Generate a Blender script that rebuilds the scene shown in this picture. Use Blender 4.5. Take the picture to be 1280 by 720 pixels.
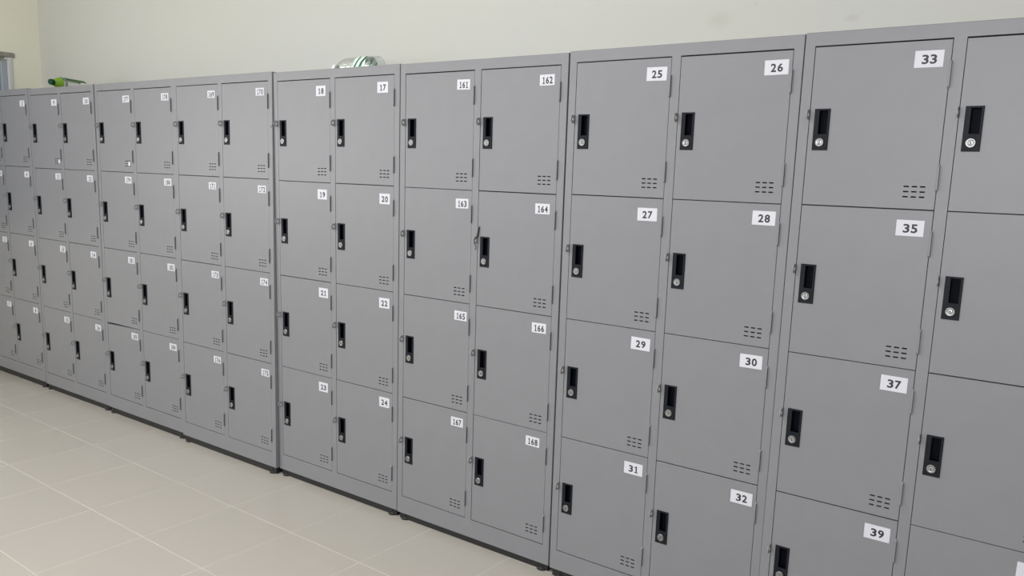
import bpy, bmesh, math, random
from mathutils import Matrix, Vector, Euler
for o in list(bpy.data.objects): bpy.data.objects.remove(o)
SC = bpy.context.scene
COL = SC.collection
random.seed(7)
G = 0.027                                   # height of the levelling feet under the lowest cabinet

# ------------------------------------------------------------------ camera
cd = bpy.data.cameras.new('camera'); cam = bpy.data.objects.new('camera', cd); COL.objects.link(cam)
cam.matrix_world = Matrix(((0.8071456, -0.1236466, 0.5772586, 0.7486715),
                           (0.5894092, 0.1135310, -0.7998172, -2.3498920),
                           (0.0333580, 0.9858104, 0.1645145, 1.3984837 + G), (0, 0, 0, 1)))
cd.sensor_fit = 'HORIZONTAL'; cd.sensor_width = 36.0
cd.lens = 1028.85 / 1280 * 36.0
cd.shift_x = -5.856 / 1280; cd.shift_y = 30.578 / 1280
cd.clip_start = 0.05
SC.camera = cam

# ------------------------------------------------------------------ world, lights, exposure
w = bpy.data.worlds.new('world'); SC.world = w; w.use_nodes = True
bg = w.node_tree.nodes['Background']
bg.inputs[0].default_value = (1.0, 1.0, 1.0, 1); bg.inputs[1].default_value = 0.17

def area(name, loc, target, sx, sy, power, color):
    l = bpy.data.lights.new(name, 'AREA'); l.shape = 'RECTANGLE'; l.size = sx; l.size_y = sy
    l.energy = power; l.color = color
    o = bpy.data.objects.new(name, l); COL.objects.link(o); o.location = loc
    o.rotation_euler = (Vector(target) - Vector(loc)).to_track_quat('-Z', 'Y').to_euler()
    return o
# daylight from unseen opposite windows, an added left fill, and two ceiling tubes
area('daylight_fill', (-4.0, -5.2, 1.9), (-4.0, 0, 1.2), 2.6, 1.5, 60, (0.985, 0.99, 1.03))
area('daylight_fill', (0.5, -5.2, 1.9), (0.5, 0, 1.2), 2.6, 1.5, 112, (0.985, 0.99, 1.03))
area('daylight_fill', (-5.35, -2.6, 1.6), (0, -2.6, 1.2), 1.8, 1.2, 34, (0.985, 0.99, 1.03))  # added fill from the left; the wall has no window here
for (x, e) in ((-4.3, 8), (-1.6, 50), (1.1, 8)):
    area('ceiling_tube_light', (x, -2.0, 3.12), (x, -2.0, 0), 1.3, 0.16, e, (1.0, 1.0, 1.0))
vs = SC.view_settings
SC.display_settings.display_device = 'sRGB'
vs.view_transform = 'Standard'; vs.look = 'None'; vs.exposure = 0.06; vs.gamma = 1.0; vs.use_curve_mapping = False

# ------------------------------------------------------------------ materials
def mat(name, color, rough=0.5, metal=0.0, bump=0.0, bscale=300.0, var=0.0, vscale=4.0, coat=0.0, spec=0.5):
    m = bpy.data.materials.new(name); m.use_nodes = True
    nt = m.node_tree; N = nt.nodes; L = nt.links; b = N['Principled BSDF']
    b.inputs['Base Color'].default_value = (*color, 1); b.inputs['Roughness'].default_value = rough
    b.inputs['Metallic'].default_value = metal; b.inputs['Coat Weight'].default_value = coat
    b.inputs['Specular IOR Level'].default_value = spec
    tc = N.new('ShaderNodeTexCoord')
    if var:
        n = N.new('ShaderNodeTexNoise'); n.inputs['Scale'].default_value = vscale; n.inputs['Detail'].default_value = 4
        L.new(tc.outputs['Object'], n.inputs['Vector'])
        r = N.new('ShaderNodeValToRGB')
        r.color_ramp.elements[0].position = 0.3; r.color_ramp.elements[1].position = 0.7
        r.color_ramp.elements[0].color = (*[c * (1 - var) for c in color], 1)
        r.color_ramp.elements[1].color = (*[min(1, c * (1 + var)) for c in color], 1)
        L.new(n.outputs['Fac'], r.inputs['Fac']); L.new(r.outputs['Color'], b.inputs['Base Color'])
    if bump:
        n2 = N.new('ShaderNodeTexNoise'); n2.inputs['Scale'].default_value = bscale; n2.inputs['Detail'].default_value = 2
        L.new(tc.outputs['Object'], n2.inputs['Vector'])
        bp = N.new('ShaderNodeBump'); bp.inputs['Strength'].default_value = bump; bp.inputs['Distance'].default_value = 0.001
        L.new(n2.outputs['Fac'], bp.inputs['Height']); L.new(bp.outputs['Normal'], b.inputs['Normal'])
    return m
M_PAINT = mat('grey_locker_paint', (0.2045, 0.2050, 0.2165), 0.42, bump=0.06, bscale=700, var=0.02, vscale=9)
M_HINGE = mat('hinge_flank_shade', (0.115, 0.115, 0.12), 0.6)
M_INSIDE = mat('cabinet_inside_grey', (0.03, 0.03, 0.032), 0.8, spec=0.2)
M_PLATE = mat('black_plastic', (0.010, 0.012, 0.016), 0.5, bump=0.08, bscale=900, spec=0.14)
M_POCKET = mat('black_pocket_plastic', (0.002, 0.003, 0.006), 0.5, spec=0.05)
M_CHROME = mat('nickel', (0.34, 0.34, 0.335), 0.36, metal=1.0)
M_DARK = mat('keyhole_black', (0.01, 0.01, 0.01), 0.6)
M_ZINC = mat('dull_zinc', (0.29, 0.29, 0.295), 0.5, metal=0.0, spec=0.4)
M_CARD = mat('white_card', (0.60, 0.60, 0.645), 0.6)
M_INK = mat('black_ink', (0.018, 0.018, 0.022), 0.5)
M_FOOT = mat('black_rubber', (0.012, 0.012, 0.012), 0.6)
M_WIRE = mat('dark_wire', (0.03, 0.03, 0.032), 0.5, metal=0.4)
M_PAPER = mat('white_paper', (0.75, 0.76, 0.76), 0.7)
M_FRAME = mat('window_frame_grey', (0.27, 0.27, 0.235), 0.6, var=0.25, vscale=28)
M_SASH = mat('window_sash_blue_grey', (0.36, 0.39, 0.43), 0.5)
M_JAMB = mat('window_jamb_white', (0.60, 0.62, 0.60), 0.6)
M_PANE = mat('blue_grey_pane', (0.25, 0.30, 0.37), 0.35)
M_CEIL = mat('ceiling_white', (0.78, 0.78, 0.74), 0.9)
M_LAMP = mat('lamp_housing', (0.8, 0.8, 0.8), 0.5)
M_GROUT = mat('grout', (0.58, 0.56, 0.50), 0.9, var=0.10, vscale=3)
M_CAPG = mat('dark_green_cap', (0.004, 0.045, 0.022), 0.6, spec=0.15)
M_LIME = mat('lime_label', (0.23, 0.42, 0.045), 0.5, spec=0.2)
M_SMOKE = mat('grey_green_band', (0.22, 0.29, 0.24), 0.5)
M_GREEN = mat('dark_green_label', (0.055, 0.15, 0.035), 0.5, spec=0.2)
M_CAPW = mat('white_cap', (0.75, 0.77, 0.76), 0.45)

def wall_mat(name, ca_, cb_):
    m = mat(name, cb_, 0.85, bump=0.15, bscale=120)
    nt = m.node_tree; N = nt.nodes; L = nt.links; b = N['Principled BSDF']
    g = N.new('ShaderNodeNewGeometry')
    nz = N.new('ShaderNodeTexNoise'); nz.inputs['Scale'].default_value = 1.1; nz.inputs['Detail'].default_value = 3
    L.new(g.outputs['Position'], nz.inputs['Vector'])
    r = N.new('ShaderNodeValToRGB'); r.color_ramp.elements[0].position = 0.35; r.color_ramp.elements[1].position = 0.68
    r.color_ramp.elements[0].color = (*ca_, 1); r.color_ramp.elements[1].color = (*cb_, 1)
    L.new(nz.outputs['Fac'], r.inputs['Fac']); last = r.outputs['Color']
    # faint finger stains on the wall above the cabinets
    for (x, z, rx, rz, s) in ((-0.458, 1.953, 0.07, 0.045, 0.16), (-0.015, 1.926, 0.035, 0.018, 0.20), (-0.333, 1.998, 0.006, 0.006, 0.35)):
        sb = N.new('ShaderNodeVectorMath'); sb.operation = 'SUBTRACT'; sb.inputs[1].default_value = (x, 0.47, z + G)
        L.new(g.outputs['Position'], sb.inputs[0])
        sc = N.new('ShaderNodeVectorMath'); sc.operation = 'MULTIPLY'; sc.inputs[1].default_value = (1 / rx, 1, 1 / rz)
        L.new(sb.outputs[0], sc.inputs[0])
        ln = N.new('ShaderNodeVectorMath'); ln.operation = 'LENGTH'; L.new(sc.outputs[0], ln.inputs[0])
        mr = N.new('ShaderNodeMapRange'); mr.inputs['From Min'].default_value = 1.0; mr.inputs['From Max'].default_value = 0.0
        mr.inputs['To Min'].default_value = 0.0; mr.inputs['To Max'].default_value = s; mr.interpolation_type = 'SMOOTHSTEP'
        L.new(ln.outputs['Value'], mr.inputs['Value'])
        mx = N.new('ShaderNodeMix'); mx.data_type = 'RGBA'
        L.new(mr.outputs[0], mx.inputs['Factor']); L.new(last, mx.inputs['A']); mx.inputs['B'].default_value = (0.30, 0.27, 0.17, 1)
        last = mx.outputs['Result']
    L.new(last, b.inputs['Base Color'])
    return m
M_WALL = wall_mat('cream_wall_paint', (0.548, 0.553, 0.515), (0.560, 0.558, 0.500))
M_WALL_LEFT = wall_mat('cream_wall_paint_left_shading', (0.83, 0.825, 0.70), (0.83, 0.82, 0.68))  # same cream paint; the left wall's shading is put into this yellower tint

def tile_mat():
    m = mat('beige_glazed_tile', (0.47, 0.45, 0.395), 0.22, spec=0.45)
    nt = m.node_tree; N = nt.nodes; L = nt.links; b = N['Principled BSDF']
    g = N.new('ShaderNodeNewGeometry'); oi = N.new('ShaderNodeObjectInfo')
    nz = N.new('ShaderNodeTexNoise'); nz.inputs['Scale'].default_value = 0.8; nz.inputs['Detail'].default_value = 0
    L.new(g.outputs['Position'], nz.inputs['Vector'])
    ad = N.new('ShaderNodeMath'); ad.operation = 'MULTIPLY_ADD'; ad.inputs[1].default_value = 0.25
    L.new(oi.outputs['Random'], ad.inputs[0]); L.new(nz.outputs['Fac'], ad.inputs[2])
    r = N.new('ShaderNodeValToRGB'); r.color_ramp.elements[0].position = 0.3; r.color_ramp.elements[1].position = 0.95
    r.color_ramp.elements[0].color = (0.468, 0.438, 0.388, 1); r.color_ramp.elements[1].color = (0.480, 0.450, 0.402, 1)
    L.new(ad.outputs[0], r.inputs['Fac']); L.new(r.outputs['Color'], b.inputs['Base Color'])
    rr = N.new('ShaderNodeMapRange'); rr.inputs['To Min'].default_value = 0.24; rr.inputs['To Max'].default_value = 0.30
    L.new(oi.outputs['Random'], rr.inputs['Value']); L.new(rr.outputs[0], b.inputs['Roughness'])
    return m
M_TILE = tile_mat()

def pet_mat():
    m = bpy.data.materials.new('clear_bottle_plastic'); m.use_nodes = True
    N = m.node_tree.nodes; L = m.node_tree.links; N.remove(N['Principled BSDF']); out = N['Material Output']
    t = N.new('ShaderNodeBsdfTransparent'); t.inputs[0].default_value = (0.955, 0.965, 0.955, 1)
    gl = N.new('ShaderNodeBsdfGlossy'); gl.inputs['Roughness'].default_value = 0.12; gl.inputs[0].default_value = (0.9, 0.95, 0.93, 1)
    fr = N.new('ShaderNodeLayerWeight'); fr.inputs['Blend'].default_value = 0.22
    mx = N.new('ShaderNodeMixShader')
    L.new(fr.outputs['Facing'], mx.inputs[0]); L.new(t.outputs[0], mx.inputs[1]); L.new(gl.outputs[0], mx.inputs[2])
    L.new(mx.outputs[0], out.inputs['Surface'])
    return m
M_PET = pet_mat()

def leaf_label():
    m = mat('mint_label_with_dark_green_mark', (0.66, 0.80, 0.70), 0.5)
    N = m.node_tree.nodes; L = m.node_tree.links; b = N['Principled BSDF']
    tc = N.new('ShaderNodeTexCoord'); wv = N.new('ShaderNodeTexWave'); wv.bands_direction = 'DIAGONAL'
    wv.inputs['Scale'].default_value = 16; wv.inputs['Distortion'].default_value = 2.5; wv.inputs['Detail'].default_value = 1
    L.new(tc.outputs['Object'], wv.inputs['Vector'])
    r = N.new('ShaderNodeValToRGB'); r.color_ramp.elements[0].position = 0.16; r.color_ramp.elements[1].position = 0.36
    r.color_ramp.elements[0].color = (0.015, 0.10, 0.045, 1); r.color_ramp.elements[1].color = (0.70, 0.84, 0.76, 1)
    L.new(wv.outputs['Fac'], r.inputs['Fac']); L.new(r.outputs['Color'], b.inputs['Base Color'])
    return m
M_LEAF = leaf_label()

# ------------------------------------------------------------------ mesh helpers
class MB:
    def __init__(s): s.v = []; s.f = []; s.m = []; s.mats = []
    def mi(s, m):
        if m not in s.mats: s.mats.append(m)
        return s.mats.index(m)
    def quad(s, pts, m):
        n = len(s.v); s.v += [tuple(p) for p in pts]; s.f.append(tuple(range(n, n + len(pts)))); s.m.append(s.mi(m))
    def box(s, a, b, m, ch=0.0):
        (x0, y0, z0), (x1, y1, z1) = a, b
        bm = bmesh.new()
        bmesh.ops.create_cube(bm, size=1, matrix=Matrix.Translation(((x0+x1)/2, (y0+y1)/2, (z0+z1)/2)) @ Matrix.Diagonal((x1-x0, y1-y0, z1-z0, 1)))
        if ch: bmesh.ops.bevel(bm, geom=bm.edges[:], offset=ch, segments=1, affect='EDGES')
        s.bm(bm, m)
    def bm(s, bm, m, mtx=None):
        n = len(s.v); bm.verts.ensure_lookup_table(); k = s.mi(m)
        s.v += [tuple(mtx @ v.co) if mtx else tuple(v.co) for v in bm.verts]
        for f in bm.faces: s.f.append(tuple(n + v.index for v in f.verts)); s.m.append(k)
        bm.free()
    def lathe(s, prof, m, mtx=None, seg=16, ms=None):
        n = len(s.v)
        for (r, h) in prof:
            for i in range(seg):
                a = 2 * math.pi * i / seg; p = Vector((r * math.cos(a), r * math.sin(a), h))
                s.v.append(tuple(mtx @ p) if mtx else tuple(p))
        for j in range(len(prof) - 1):
            k = s.mi(ms[j] if ms else m)
            for i in range(seg):
                i2 = (i + 1) % seg
                s.f.append((n + j*seg + i, n + j*seg + i2, n + (j+1)*seg + i2, n + (j+1)*seg + i)); s.m.append(k)
    def tube(s, pts, r, m, seg=6):
        pts = [Vector(p) for p in pts]; n = len(s.v)
        for j, p in enumerate(pts):
            t = (pts[min(j+1, len(pts)-1)] - pts[max(j-1, 0)]).normalized()
            a = t.cross(Vector((0.3, 0.9, 0.2))).normalized(); b = t.cross(a)
            for i in range(seg):
                q = 2 * math.pi * i / seg; s.v.append(tuple(p + r * (math.cos(q) * a + math.sin(q) * b)))
        k = s.mi(m)
        for j in range(len(pts) - 1):
            for i in range(seg):
                i2 = (i + 1) % seg; s.f.append((n + j*seg + i, n + j*seg + i2, n + (j+1)*seg + i2, n + (j+1)*seg + i)); s.m.append(k)
        s.f.append(tuple(n + i for i in range(seg))); s.m.append(k)
        s.f.append(tuple(n + (len(pts)-1)*seg + i for i in reversed(range(seg)))); s.m.append(k)
    def mesh(s, name, smooth=False, weld=False):
        me = bpy.data.meshes.new(name); me.from_pydata(s.v, [], s.f)
        for m in s.mats: me.materials.append(m)
        me.polygons.foreach_set('material_index', s.m)
        bm = bmesh.new(); bm.from_mesh(me)
        if weld: bmesh.ops.remove_doubles(bm, verts=bm.verts, dist=1e-6)
        bmesh.ops.recalc_face_normals(bm, faces=bm.faces); bm.to_mesh(me); bm.free()
        if smooth:
            me.polygons.foreach_set('use_smooth', [True] * len(me.polygons))
        me.update(); return me

def link(name, me, parent=None, loc=(0, 0, 0), rot=(0, 0, 0)):
    o = bpy.data.objects.new(name, me); COL.objects.link(o)
    o.parent = parent; o.location = loc; o.rotation_euler = rot
    return o
def struct(name, me, parent=None, loc=(0, 0, 0), rot=(0, 0, 0)):
    o = link(name, me, parent, loc, rot); o['kind'] = 'structure'; return o
def thing(o, label, cat, group=None):
    o['label'] = label; o['category'] = cat
    if group: o['group'] = group
    return o

# ------------------------------------------------------------------ the room
XL, YB, XR, YF, HC = -5.43, 0.47, 3.0, -5.6, 3.2
b = MB(); b.box((XL, YF, -0.06), (XR, YB, -0.0005), M_GROUT); floor = struct('floor', b.mesh('floor'))
b = MB(); b.box((XL - 0.12, YB, -0.06), (XR, YB + 0.12, HC), M_WALL); struct('wall_back', b.mesh('wall_back'))
# left wall with a window opening next to the row of cabinets
WY0, WY1, WZ0, WZ1 = -1.05, 0.262, 1.0, 2.072 + G
b = MB()
b.box((XL - 0.12, WY1, -0.06), (XL, YB, HC), M_WALL_LEFT); b.box((XL - 0.12, YF, -0.06), (XL, WY0, HC), M_WALL_LEFT)
b.box((XL - 0.12, WY0, WZ1), (XL, WY1, HC), M_WALL_LEFT); b.box((XL - 0.12, WY0, -0.06), (XL, WY1, WZ0), M_WALL_LEFT)
struct('wall_left', b.mesh('wall_left'))
b = MB(); b.box((XL - 0.12, YF, HC), (XR, YB + 0.12, HC + 0.1), M_CEIL); struct('ceiling', b.mesh('ceiling'))
# window: reveal, frame, blue-grey panes
win = bpy.data.objects.new('window_1', None); COL.objects.link(win); win.location = (XL, (WY0 + WY1) / 2, WZ0); win['kind'] = 'structure'
def rel(a): return (a[0] - XL, a[1] - (WY0 + WY1) / 2, a[2] - WZ0)
def wbox(mb, a, c, m, ch=0): mb.box(rel(a), rel(c), m, ch)
b = MB(); wbox(b, (XL - 0.05, WY1 - 0.003, WZ0), (XL + 0.006, WY1 + 0.022, WZ1), M_JAMB, 0.002)
link('jamb', b.mesh('jamb'), win)
b = MB(); wbox(b, (XL - 0.05, WY0 - 0.022, WZ0), (XL + 0.006, WY0 + 0.003, WZ1), M_JAMB, 0.002)
link('jamb', b.mesh('jamb_far'), win)
b = MB(); wbox(b, (XL - 0.05, WY0 - 0.045, WZ1 - 0.006), (XL + 0.012, WY1 + 0.038, WZ1 + 0.026), M_FRAME, 0.006)
for q in range(14):
    wbox(b, (XL - 0.03, WY1 - 0.02 - q * 0.09, WZ1 - 0.022), (XL + 0.004, WY1 + 0.018 - q * 0.09, WZ1 - 0.004), M_JAMB, 0.005)
link('window_head', b.mesh('window_head'), win)
b = MB(); wbox(b, (XL - 0.05, WY0 - 0.05, WZ0 - 0.03), (XL + 0.04, WY1 + 0.05, WZ0), M_JAMB, 0.004); link('window_sill', b.mesh('window_sill'), win)
b = MB()
for y in (WY0, (WY0 + WY1) / 2 - 0.02, WY1 - 0.043): wbox(b, (XL - 0.06, y + 0.003, WZ0), (XL - 0.02, y + 0.04, WZ1 - 0.03), M_SASH, 0.003)
wbox(b, (XL - 0.058, WY0 + 0.04, WZ0), (XL - 0.022, WY1 - 0.04, WZ0 + 0.04), M_SASH, 0.003)
link('window_frame', b.mesh('window_frame'), win)
for (y0, y1) in ((WY0 + 0.04, (WY0 + WY1) / 2 - 0.02), ((WY0 + WY1) / 2 + 0.02, WY1 - 0.04)):
    b = MB(); wbox(b, (XL - 0.045, y0, WZ0 + 0.04), (XL - 0.038, y1, WZ1 - 0.03), M_PANE); link('window_pane', b.mesh('window_pane'), win)

# floor tiles, each its own piece, cut where they meet the walls
TP, TX, TY, TA, TG = 0.39378, -2.1411, -0.3630, -0.0123, 0.0014
def clip_poly(P, axis, lim, keep_less):
    out = []
    for i in range(len(P)):
        a, c = P[i], P[(i + 1) % len(P)]
        ia = (a[axis] <= lim) == keep_less; ic = (c[axis] <= lim) == keep_less
        if ia: out.append(a)
        if ia != ic:
            t = (lim - a[axis]) / (c[axis] - a[axis]); out.append((a[0] + t*(c[0]-a[0]), a[1] + t*(c[1]-a[1])))
    return out
def tile_mesh(P):
    b = MB(); n = len(P); cx = sum(p[0] for p in P) / n; cy = sum(p[1] for p in P) / n
    def ins(p, d):
        l = math.hypot(p[0] - cx, p[1] - cy); return (p[0] - (p[0] - cx) / l * d, p[1] - (p[1] - cy) / l * d)
    top = [ins(p, 0.0014) for p in P]
    b.quad([(p[0], p[1], 0.0) for p in top], M_TILE)
    for i in range(n):
        j = (i + 1) % n
        b.quad([(top[i][0], top[i][1], 0), (top[j][0], top[j][1], 0), (P[j][0], P[j][1], -0.0004), (P[i][0], P[i][1], -0.0004)], M_TILE)
        b.quad([(P[i][0], P[i][1], -0.0004), (P[j][0], P[j][1], -0.0004), (P[j][0], P[j][1], -0.006), (P[i][0], P[i][1], -0.006)], M_TILE)
    return b.mesh('tile', weld=True)
ca, sa = math.cos(TA), math.sin(TA); h2 = TP / 2 - TG
full = tile_mesh([(-h2, -h2), (h2, -h2), (h2, h2), (-h2, h2)]); count = 0
for i in range(-9, 12):
    for j in range(-9, 3):
        lx, ly = (i + 0.5) * TP, (j + 0.5) * TP
        cx, cy = TX + ca * lx - sa * ly, TY + sa * lx + ca * ly
        P = [(cx + ca * u - sa * v, cy + sa * u + ca * v) for (u, v) in ((-h2, -h2), (h2, -h2), (h2, h2), (-h2, h2))]
        if cy < -3.9 or cx > 2.2: continue
        Q = clip_poly(clip_poly(P, 0, XL + 0.001, False), 1, YB - 0.001, True)
        if len(Q) < 3: continue
        tilt = (random.uniform(-1, 1) * 0.0006, random.uniform(-1, 1) * 0.0006)
        if Q == P: link('floor_tile', full, floor, (cx, cy, 0), (tilt[0], tilt[1], TA))
        else:
            qx = sum(p[0] for p in Q) / len(Q); qy = sum(p[1] for p in Q) / len(Q)
            link('floor_tile', tile_mesh([(p[0] - qx, p[1] - qy) for p in Q]), floor, (qx, qy, 0))
        count += 1
# ceiling fittings that hold the tubes (above the frame)
for x, lb in ((-4.3, 'white ceiling light fitting nearest the window wall'), (-1.6, 'white ceiling light fitting in the middle of the row'), (1.1, 'white ceiling light fitting farthest from the window wall')):
    b = MB(); b.box((-0.68, -0.1, 0), (0.68, 0.1, 0.06), M_LAMP, 0.006)
    o = link('ceiling_light', b.mesh('ceiling_light'), None, (x, -2.0, HC - 0.06))
    thing(o, lb, 'lamp', 'ceiling light fittings')

# ------------------------------------------------------------------ locker cabinets
W, H, D, ST, MU, BR = 0.7599, 1.80, 0.45, 0.0281, 0.0307, 0.0744
TOPS = [1.7617, 1.3378, 0.9176, 0.4973, BR]
U0 = [ST, W / 2 + MU / 2]; DW = W / 2 - MU / 2 - ST
GAP = 0.0016
def cabinet_body():
    b = MB(); c = 0.0022
    # face frame, outer edge folded back with a small radius
    xs = [c, U0[0] - 0.0008, U0[0] + DW + 0.0008, U0[1] - 0.0008, U0[1] + DW + 0.0008, W - c]; zs = [c, BR - 0.001, TOPS[0] + 0.0022, H - c]
    for i in range(5):
        for j in range(3):
            if j == 1 and i in (1, 3): continue
            b.quad([(xs[i], 0, zs[j]), (xs[i+1], 0, zs[j]), (xs[i+1], 0, zs[j+1]), (xs[i], 0, zs[j+1])], M_PAINT)
    I = [(c, 0, c), (W - c, 0, c), (W - c, 0, H - c), (c, 0, H - c)]; O1 = [(0.0006, 0.0006, 0.0006), (W - 0.0006, 0.0006, 0.0006), (W - 0.0006, 0.0006, H - 0.0006), (0.0006, 0.0006, H - 0.0006)]
    O2 = [(0, c, 0), (W, c, 0), (W, c, H), (0, c, H)]; B = [(0, D, 0), (W, D, 0), (W, D, H), (0, D, H)]
    for A, Cc in ((I, O1), (O1, O2), (O2, B)):
        for i in range(4):
            j = (i + 1) % 4; b.quad([A[i], A[j], Cc[j], Cc[i]], M_PAINT)
    b.quad(B, M_PAINT)
    # compartments
    for k in (0, 1):
        x0, x1 = xs[1 + 2*k], xs[2 + 2*k]; z0, z1 = zs[1], zs[2]
        P = [(x0, z0), (x1, z0), (x1, z1), (x0, z1)]
        for i in range(4):
            j = (i + 1) % 4
            b.quad([(P[i][0], 0, P[i][1]), (P[j][0], 0, P[j][1]), (P[j][0], 0.02, P[j][1]), (P[i][0], 0.02, P[i][1])], M_PAINT)
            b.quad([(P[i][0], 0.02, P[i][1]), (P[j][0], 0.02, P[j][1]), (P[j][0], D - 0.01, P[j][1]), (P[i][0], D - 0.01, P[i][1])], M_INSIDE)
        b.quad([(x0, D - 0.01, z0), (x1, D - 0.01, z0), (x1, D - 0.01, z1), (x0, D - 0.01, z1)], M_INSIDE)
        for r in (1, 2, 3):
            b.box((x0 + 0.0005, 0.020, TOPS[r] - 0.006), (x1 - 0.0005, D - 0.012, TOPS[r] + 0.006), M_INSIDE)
    return b.mesh('cabinet_body')
BODY = cabinet_body()
# door-local frame: origin at the left edge of the door opening and the top of the row, z down negative
HX0, HX1, HZ0, HZ1 = 0.0140, 0.0555, -0.2745, -0.1640
VX = [0.2578 + i * 0.0196 for i in range(3)]; VZ = [-0.3632 - i * 0.0132 for i in range(3)]
def door_mesh(h, peel=0.0):
    b = MB(); m = M_PAINT; x0, x1 = GAP / 2, DW - GAP / 2; z1, z0 = -0.0012, -h + 0.0012; c = 0.0009; y = 0.0006; zc = z1 - peel
    xs = sorted([x0 + c, x1 - c, HX0 + 0.003, HX1 - 0.003] + [q for v in VX for q in (v, v + 0.0130)])
    zs = sorted([z0 + c, z1 - c, HZ0 + 0.003, HZ1 - 0.003] + [q for v in VZ for q in (v, v - 0.0036)])
    def hole(xa, xb, za, zb):
        xm, zm = (xa + xb) / 2, (za + zb) / 2
        if HX0 < xm < HX1 and HZ0 < zm < HZ1: return 'h'
        for vx in VX:
            for vz in VZ:
                if vx < xm < vx + 0.0130 and vz - 0.0036 < zm < vz: return 'v'
        return None
    for i in range(len(xs) - 1):
        for j in range(len(zs) - 1):
            xa, xb, za, zb = xs[i], xs[i+1], zs[j], zs[j+1]; hh = hole(xa, xb, za, zb)
            if not hh: b.quad([(xa, y, za), (xb, y, za), (xb, y, zb), (xa, y, zb)], m)
            elif hh == 'v':
                P = [(xa, za), (xb, za), (xb, zb), (xa, zb)]
                for q in range(4):
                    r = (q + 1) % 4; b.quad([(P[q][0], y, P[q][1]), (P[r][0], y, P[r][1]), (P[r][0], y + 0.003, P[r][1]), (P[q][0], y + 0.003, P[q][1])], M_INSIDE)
    A = [(x0 + c, y, z0 + c), (x1 - c, y, z0 + c), (x1 - c, y, z1 - c), (x0 + c, y, z1 - c)]
    Bq = [(x0, y + c, z0), (x1, y + c, z0), (x1, y + c, z1), (x0, y + c, z1)]
    Cq = [(p[0], 0.017, p[2]) for p in Bq]
    for P, Q, mm in ((A, Bq, m), (Bq, Cq, m)):
        for i in range(4):
            j = (i + 1) % 4; b.quad([P[i], P[j], Q[j], Q[i]], mm)
    if peel:
        # top edge bent down a little on the lock side
        b.v = [(v[0], v[1], v[2] - peel * max(0, 1 - v[0] / DW) if v[2] > -0.02 else v[2]) for v in b.v]
    return b.mesh('door', weld=False)
DH = [TOPS[i] - TOPS[i+1] for i in range(4)]
DOORS = [door_mesh(h) for h in DH]; DOOR_BENT = door_mesh(DH[3], 0.009)

def plate_mesh():
    b = MB(); y0, y1, yp = 0.0002, -0.0026, 0.0135; c = 0.0012
    px0, px1, pz0, pz1 = HX0 + 0.0125, HX1 - 0.0050, HZ1 - 0.0680, HZ1 - 0.0040
    O = [(HX0, HZ0), (HX1, HZ0), (HX1, HZ1), (HX0, HZ1)]
    F = [(HX0 + c, HZ0 + c), (HX1 - c, HZ0 + c), (HX1 - c, HZ1 - c), (HX0 + c, HZ1 - c)]
    K = [(px0, pz0), (px1, pz0), (px1, pz1), (px0, pz1)]
    K2 = [(px0 + 0.001, pz0 + 0.001), (px1 - 0.001, pz0 + 0.001), (px1 - 0.001, pz1 - 0.001), (px0 + 0.001, pz1 - 0.001)]
    def ring(P, ya, Q, yb, m):
        for i in range(4):
            j = (i + 1) % 4; b.quad([(P[i][0], ya, P[i][1]), (P[j][0], ya, P[j][1]), (Q[j][0], yb, Q[j][1]), (Q[i][0], yb, Q[i][1])], m)
    ring(O, y0, O, y1 + c, M_PLATE); ring(O, y1 + c, F, y1, M_PLATE); ring(F, y1, K, y1, M_PLATE)
    ring(K, y1, K2, y1 + 0.0012, M_PLATE); ring(K2, y1 + 0.0012, K2, yp, M_POCKET)
    b.quad([(p[0], yp, p[1]) for p in K2], M_POCKET)
    # a raised moulding line above the lock
    b.box((px0 - 0.006, y1 - 0.0006, pz0 - 0.0062), (px1 - 0.001, y1 + 0.0002, pz0 - 0.0040), M_PLATE, 0.0002)
    return b.mesh('handle_plate')
PLATE = plate_mesh()
def lock_mesh():
    b = MB(); R = 0.0116
    b.lathe([(R, 0.0), (R, 0.0026), (R - 0.0012, 0.0038), (R - 0.0026, 0.0038), (R - 0.0030, 0.0026), (0.0066, 0.0022), (0.0058, 0.0036), (0.0030, 0.0040), (0.0001, 0.0036)], M_CHROME,
            Matrix.Rotation(math.radians(90), 4, 'X'), 20)
    b.box((-0.0008, -0.0044, -0.0042), (0.0008, -0.0030, 0.0042), M_DARK)
    return b.mesh('lock', weld=True)
LOCK = lock_mesh()
def hinge_mesh(h):
    # folded steel knuckle: painted front, shade put into the dark flank towards the stile
    b = MB(); x0, x1, x2, y0, y1 = -0.0040, -0.0010, 0.0022, 0.0016, -0.0062
    S = [(x0, y0), (x0 + 0.0006, y1 + 0.002), (x1, y1), (x2 - 0.0008, y1), (x2, y1 + 0.0008), (x2, y0)]
    def lv(z, k): return [(x, y0 + (y - y0) * k, z) for (x, y) in S]
    A, B_, C_, D_ = lv(0, 0.35), lv(0.004, 1), lv(h - 0.006, 1), lv(h, 0.2)
    for P, Q in ((A, B_), (B_, C_), (C_, D_)):
        for q in range(5): b.quad([P[q], P[q + 1], Q[q + 1], Q[q]], M_HINGE if q == 4 else M_PAINT)
    b.quad(A, M_HINGE); b.quad(D_, M_PAINT)
    return b.mesh('hinge', weld=True)
HINGE = hinge_mesh(0.068)
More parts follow.
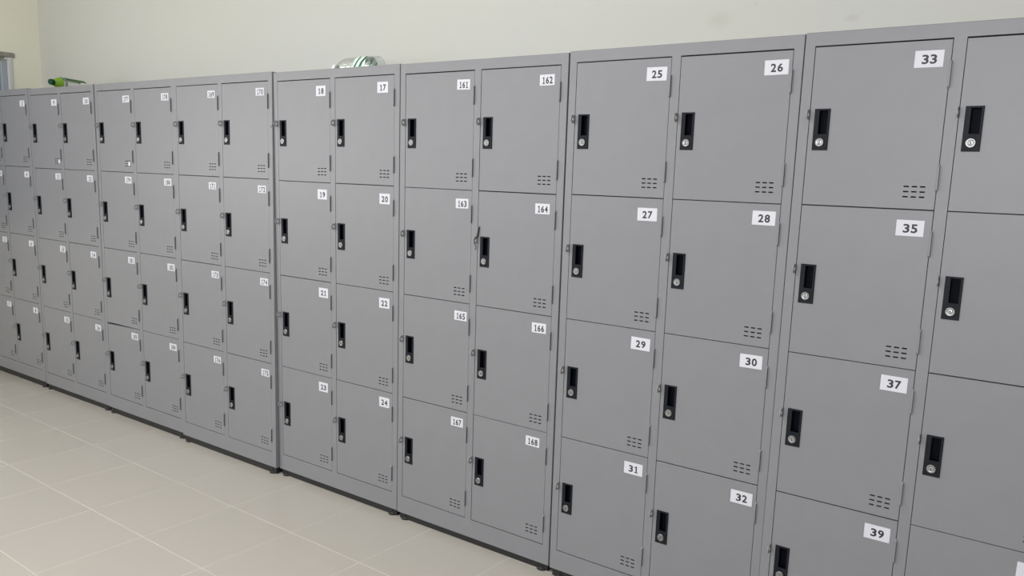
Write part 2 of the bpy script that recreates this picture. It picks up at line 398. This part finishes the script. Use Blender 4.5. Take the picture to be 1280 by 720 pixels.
def hasp_mesh():
    # flat padlock eye standing out from the stile, rounded nose, round hole
    b = MB(); t = 0.0012; hh = 0.0130; seg = 16; rc = 0.0056; yc = -0.0135
    out, hol = [], []
    for i in range(seg):
        a = 2 * math.pi * i / seg; ca_, sa_ = math.cos(a), math.sin(a)
        # a square-ish back, rounded front
        if ca_ >= 0: k = min(0.0155 / max(ca_, 1e-6), hh / max(abs(sa_), 1e-6)); out.append((yc + k * ca_, k * sa_))
        else: out.append((yc + 0.0118 * ca_, hh * sa_))
        hol.append((yc + rc * ca_, rc * sa_))
    for i in range(seg):
        j = (i + 1) % seg
        for s in (-t, t): b.quad([(s, *out[i]), (s, *out[j]), (s, *hol[j]), (s, *hol[i])], M_ZINC)
        b.quad([(-t, *out[i]), (-t, *out[j]), (t, *out[j]), (t, *out[i])], M_ZINC)
        b.quad([(-t, *hol[i]), (-t, *hol[j]), (t, *hol[j]), (t, *hol[i])], M_ZINC)
    return b.mesh('padlock_eye', weld=True)
HASP = hasp_mesh()
def foot_mesh(h):
    b = MB(); b.lathe([(0.0001, 0), (0.021, 0), (0.021, 0.006), (0.017, 0.010), (0.012, 0.012), (0.012, h), (0.0001, h)], M_FOOT, None, 16)
    return b.mesh('levelling_foot')

GLYPH = {}
def glyph(ch):
    # outline of one digit in a unit box: ([points], [faces], width)
    if ch in GLYPH: return GLYPH[ch]
    if ch == '1':                                 # a one with flag and foot
        V = [(0.16, 0), (0.90, 0), (0.90, 0.13), (0.16, 0.13), (0.41, 0.13), (0.66, 0.13), (0.66, 1.0), (0.47, 1.0), (0.41, 0.90), (0.18, 0.86), (0.18, 0.73), (0.41, 0.73)]
        F = [(0, 1, 2, 3), (4, 5, 6, 7, 8, 11), (11, 8, 9, 10)]
        GLYPH[ch] = (V, F); return GLYPH[ch]
    cu = bpy.data.curves.new('t', 'FONT'); cu.body = ch; cu.resolution_u = 4; cu.offset = 0.030
    to = bpy.data.objects.new('t', cu); COL.objects.link(to); me = bpy.data.meshes.new_from_object(to)
    xs = [v.co.x for v in me.vertices]; ys = [v.co.y for v in me.vertices]; ax, bx, ay, by = min(xs), max(xs), min(ys), max(ys)
    GLYPH[ch] = ([(0.06 + 0.88 * (v.co.x - ax) / (bx - ax), (v.co.y - ay) / (by - ay)) for v in me.vertices], [tuple(p.vertices) for p in me.polygons])
    bpy.data.objects.remove(to); bpy.data.curves.remove(cu); bpy.data.meshes.remove(me)
    return GLYPH[ch]
def number_mesh(txt, cw, chh, tw, th):
    b = MB(); b.box((-cw / 2, -0.0004, -chh / 2), (cw / 2, 0.0, chh / 2), M_CARD)
    n = len(txt); adv = tw / n; gw = adv * 0.94
    for i, ch in enumerate(txt):
        V, F = glyph(ch); x0 = -tw / 2 + i * adv + (adv - gw) / 2 + 0.001
        for f in F: b.quad([(x0 + V[q][0] * gw, -0.0006, (V[q][1] - 0.5) * th - 0.001) for q in f], M_INK)
    return b.mesh('number_card')

def shade_strip_mesh(h):  # black bars added to darken the gap, standing in for the shade there
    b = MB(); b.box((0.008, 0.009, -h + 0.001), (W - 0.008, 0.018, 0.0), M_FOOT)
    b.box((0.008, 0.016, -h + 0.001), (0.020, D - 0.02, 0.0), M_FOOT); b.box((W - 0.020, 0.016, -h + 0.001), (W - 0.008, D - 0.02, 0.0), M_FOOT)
    return b.mesh('shade_strip')
CX = [0.0, -0.7622, -1.5339, -2.2972, -3.0588, -3.8228, -4.5875, -5.3515]
CY = [-0.0125, -0.0021, 0.0080, 0.0087, -0.0117, -0.0002, 0.0036, 0.0033]
CZ = [0.0062, 0.0029, 0.0, 0.0019, 0.0057, 0.0067, 0.0059, 0.0103]
CT = [-0.0012, -0.0020, -0.0002, -0.0004, -0.0004, -0.0001, -0.0010, -0.0008]
CS = [0.0039, 0.0005, -0.0024, -0.0027, 0.0054, 0.0027, -0.0014, -0.0018]
NUM = [['33', '34', '35', '36', '37', '38', '39', '40'], ['25', '26', '27', '28', '29', '30', '31', '32'],
       ['161', '162', '163', '164', '165', '166', '167', '168'], ['18', '17', '19', '20', '21', '22', '23', '24'],
       ['169', '170', '171', '172', '173', '174', '176', '175'], ['177', '178', '179', '180', '181', '182', '183', '184'],
       ['9', '10', '11', '12', '13', '14', '15', '16'], ['1', '2', '3', '4', '5', '6', '7', '8']]
CARD = [(0.067, 0.0415), (0.068, 0.0405), (0.060, 0.0355), (0.058, 0.0415), (0.057, 0.033), (0.064, 0.035), (0.062, 0.035), (0.060, 0.035)]
LAB = {0: {(0, 0): (0.2852, -0.0463), (0, 1): (0.2841, -0.0477), (0, 2): (0.2872, -0.0446), (0, 3): (0.2864, -0.0478)},
 1: {(0, 0): (0.2888, -0.0475), (0, 1): (0.2835, -0.0512), (0, 2): (0.2861, -0.0468), (0, 3): (0.286, -0.0484), (1, 0): (0.2917, -0.0456), (1, 1): (0.2897, -0.042), (1, 2): (0.2858, -0.0464), (1, 3): (0.2898, -0.0506)},
 2: {(0, 0): (0.2857, -0.0473), (0, 1): (0.2898, -0.0497), (0, 2): (0.2933, -0.05), (0, 3): (0.2863, -0.0461), (1, 0): (0.2823, -0.0458), (1, 1): (0.282, -0.0506), (1, 2): (0.2853, -0.0469), (1, 3): (0.2757, -0.0454)},
 3: {(0, 0): (0.2796, -0.048), (0, 1): (0.2843, -0.0493), (0, 2): (0.287, -0.049), (0, 3): (0.2821, -0.0488), (1, 0): (0.2726, -0.0458), (1, 1): (0.2862, -0.0519), (1, 2): (0.2866, -0.0511), (1, 3): (0.2893, -0.0459)},
 4: {(0, 0): (0.2846, -0.0447), (1, 0): (0.2799, -0.044), (0, 1): (0.2789, -0.0435), (1, 1): (0.2862, -0.0458), (0, 2): (0.2852, -0.0471), (1, 2): (0.293, -0.0446), (0, 3): (0.287, -0.0477), (1, 3): (0.2937, -0.0496)},
 5: {(0, 0): (0.2874, -0.0469), (1, 0): (0.2831, -0.0454), (0, 1): (0.2798, -0.0402), (1, 1): (0.2847, -0.0397), (0, 2): (0.2787, -0.0472), (1, 2): (0.2893, -0.05), (0, 3): (0.2809, -0.0446), (1, 3): (0.2831, -0.0477)},
 6: {(0, 0): (0.2852, -0.0474), (1, 0): (0.282, -0.0476), (0, 1): (0.2843, -0.0422), (1, 1): (0.2814, -0.0444), (0, 2): (0.2871, -0.0462), (1, 2): (0.2754, -0.0502), (0, 3): (0.2866, -0.0507), (1, 3): (0.2848, -0.0491)},
 7: {(1, 0): (0.2875, -0.0485), (1, 1): (0.2875, -0.0455), (0, 2): (0.2880, -0.0478), (1, 2): (0.2869, -0.0471), (0, 3): (0.2865, -0.0488), (1, 3): (0.2866, -0.047)}}
WHERE = ['grey steel locker cabinet with card numbers 33 to 39, at the right end',
         'grey steel locker cabinet with card numbers 25 to 32, beside the nearest one',
         'grey steel locker cabinet with card numbers 161 to 168 and a bent wire',
         'grey steel locker cabinet with card numbers 17 to 24, clear water bottle on its top',
         'grey steel locker cabinet with card numbers 169 to 176, standing slightly forward of its neighbours',
         'grey steel locker cabinet with a bent bottom left door, left of the one numbered 169',
         'grey steel locker cabinet with the green capped bottle lying on top',
         'grey steel locker cabinet at the far left end beside the wall corner']
rnd = random.Random(3)
for c in range(8):
    root = bpy.data.objects.new('locker_cabinet', None); COL.objects.link(root)
    root.location = (CX[c], CY[c], CZ[c] + G); root.rotation_euler = (-CS[c], CT[c], 0)
    thing(root, WHERE[c], 'locker', 'locker cabinets in a row along the back wall')
    link('cabinet_body', BODY, root)
    fm = foot_mesh(CZ[c] + G)
    link('shade_strip', shade_strip_mesh(CZ[c] + G), root)['label'] = 'black strip added for the shade under the cabinet'
    for fx in (0.036, W - 0.036):
        for fy in (0.017, D - 0.045): link('levelling_foot', fm, root, (fx, fy, -(CZ[c] + G) - CT[c] * 0))
    for r in range(4):
        for k in (0, 1):
            n = NUM[c][2 * r + k]
            bent = (c == 5 and k == 0 and r == 3)
            yaw = rnd.uniform(0.0, 0.0035); dz = rnd.uniform(-0.0004, 0.0004)
            # door origin sits on the hinge side so that it swings a hair open there
            d = link('door', DOOR_BENT if bent else DOORS[r], root, (U0[k], 0, TOPS[r] + dz))
            d.rotation_euler = (0, 0, yaw)
            d.location = (U0[k] + DW * (1 - math.cos(yaw)), -DW * math.sin(yaw), TOPS[r] + dz)
            if bent: d['label'] = 'locker door bent down at its top left corner'
            elif c <= 4: d['label'] = 'locker door with number card ' + n
            link('handle_plate', PLATE, d)
            link('lock', LOCK, d, (0.0340, -0.0026, -0.2537), (0, rnd.uniform(-0.3, 0.3), 0))
            for hz in (-0.1195, -0.3755): link('hinge', HINGE, d, (DW + 0.0004, -0.0006, hz))
            lu, lz = LAB[c].get((k, r), (0.2860, -0.0475)); cw, chh = CARD[c]
            tw = 0.038 if len(n) == 2 else 0.045 if len(n) == 3 else 0.018
            nm = link('number_card', number_mesh(n, cw, chh, tw, 0.0232), d, (lu, 0.0006, lz), (0, rnd.uniform(-0.015, 0.015), 0))
            e = link('padlock_eye', HASP, root, (U0[k] - 0.0016, 0.002, TOPS[r] - 0.1790))
            if (c, k, r) in ((6, 0, 0), (5, 0, 0)):
                b = MB(); b.quad([(0, 0, 0), (0.012, 0.0, 0.006), (0.016, -0.001, -0.012), (0.004, -0.0006, -0.022), (-0.002, 0, -0.012)], M_PAPER)
                b.quad([(0, 0.0004, 0), (0.012, 0.0004, 0.006), (0.016, 0.0004, -0.012), (0.004, 0.0004, -0.022), (-0.002, 0.0004, -0.012)], M_PAPER)
                link('paper_scrap', b.mesh('paper_scrap'), d, (0.302 if c == 6 else 0.290, 0.0001, -0.372))
    if c == 2:
        b = MB(); b.tube([(0.0085, -0.003, -0.128), (0.0055, -0.006, -0.150), (0.001, -0.010, -0.170), (-0.002, -0.016, -0.178), (-0.004, -0.0145, -0.190), (0.002, -0.010, -0.203), (-0.003, -0.008, -0.214)], 0.0013, M_WIRE)
        b.tube([(0.0090, -0.002, -0.130), (0.0070, -0.004, -0.150), (0.0040, -0.004, -0.168)], 0.0022, M_WIRE)
        link('bent_wire', b.mesh('bent_wire'), root, (U0[1], 0, TOPS[1]))
    if c == 3:
        b = MB(); b.tube([(-0.0016, -0.010, -0.177), (-0.006, -0.019, -0.182), (-0.014, -0.024, -0.190), (-0.020, -0.024, -0.196)], 0.0012, M_WIRE)
        link('bent_wire', b.mesh('bent_wire_short'), root, (U0[0], 0, TOPS[0]))

# ------------------------------------------------------------------ bottles lying on top
def bottle(name, loc, yaw, L, R, bands, cap_m, label, group=None):
    root = bpy.data.objects.new(name, None); COL.objects.link(root); root.location = loc; root.rotation_euler = (0, 0, yaw)
    thing(root, label, 'bottle', group)
    # axis along local +X, cap at +X end, lying on its side, origin where it touches
    T = Matrix.Translation((0, 0, R)) @ Matrix.Rotation(math.radians(90), 4, 'Y')
    prof = [(0.0001, 0.010), (R * 0.45, 0.004), (R * 0.80, 0.0), (R * 0.97, 0.010), (R, 0.022)]
    x = 0.022; n = 0
    while x < L * 0.66:
        x += 0.012; n += 1; prof.append((R * (0.955 if n % 3 == 0 else 1.0), x))
    prof += [(R * 0.97, L * 0.70), (R * 0.86, L * 0.77), (R * 0.66, L * 0.84), (R * 0.46, L * 0.89), (0.0145, L * 0.92), (0.0135, L - 0.010)]
    b = MB(); b.lathe(prof, M_PET, T, 28); link('bottle_shell', b.mesh('bottle_shell', smooth=True, weld=True), root)
    b = MB(); b.lathe([(0.0135, L - 0.022), (0.0170, L - 0.022), (0.0170, L - 0.004), (0.0155, L), (0.0001, L)], cap_m, T, 20)
    link('cap', b.mesh('cap', weld=True), root)
    for (nm, x0, x1, k, m) in bands:
        def rad(x):
            for (ra, xa), (rb, xb) in zip(prof[1:], prof[2:]):
                if xa <= x <= xb: return ra + (rb - ra) * (x - xa) / (xb - xa)
            return R
        b = MB(); N_ = 10; pr = [(rad(x0 + (x1 - x0) * i / N_) + 0.0008, x0 + (x1 - x0) * i / N_) for i in range(N_ + 1)]
        if k is None: b.lathe(pr, m, T, 28)
        else:                                    # a strip label covering only part of the circumference
            for j in range(N_):
                for q in range(8):
                    A0, A1 = [math.pi + (k[0] + (k[1] - k[0]) * (q + e) / 8) for e in (0, 1)]
                    b.quad([T @ Vector((pr[jj][0] * math.cos(a), pr[jj][0] * math.sin(a), pr[jj][1])) for (jj, a) in ((j, A0), (j, A1), (j + 1, A1), (j + 1, A0))], m)
        link(nm, b.mesh(nm, smooth=True, weld=True), root)
    return root
R1 = 0.0405
bottle('water_bottle', (-1.893, 0.25, 1.8030 + G), math.pi, 0.292, R1, [('label_band', 0.055, 0.125, None, M_LEAF)], M_CAPW,
       'clear water bottle with green and white label lying above the card number 17')
R2 = 0.037
bottle('green_bottle', (-4.567, 0.325, 1.8106 + G), math.radians(-61), 0.31, R2,
       [('lime_label', 0.232, 0.284, None, M_LIME), ('neck_band', 0.203, 0.224, None, M_SMOKE), ('green_label', 0.001, 0.196, (-0.95, 0.95), M_GREEN)], M_CAPG,
       'clear bottle with dark green cap and green labels lying near the wall corner')
print('tiles', count)
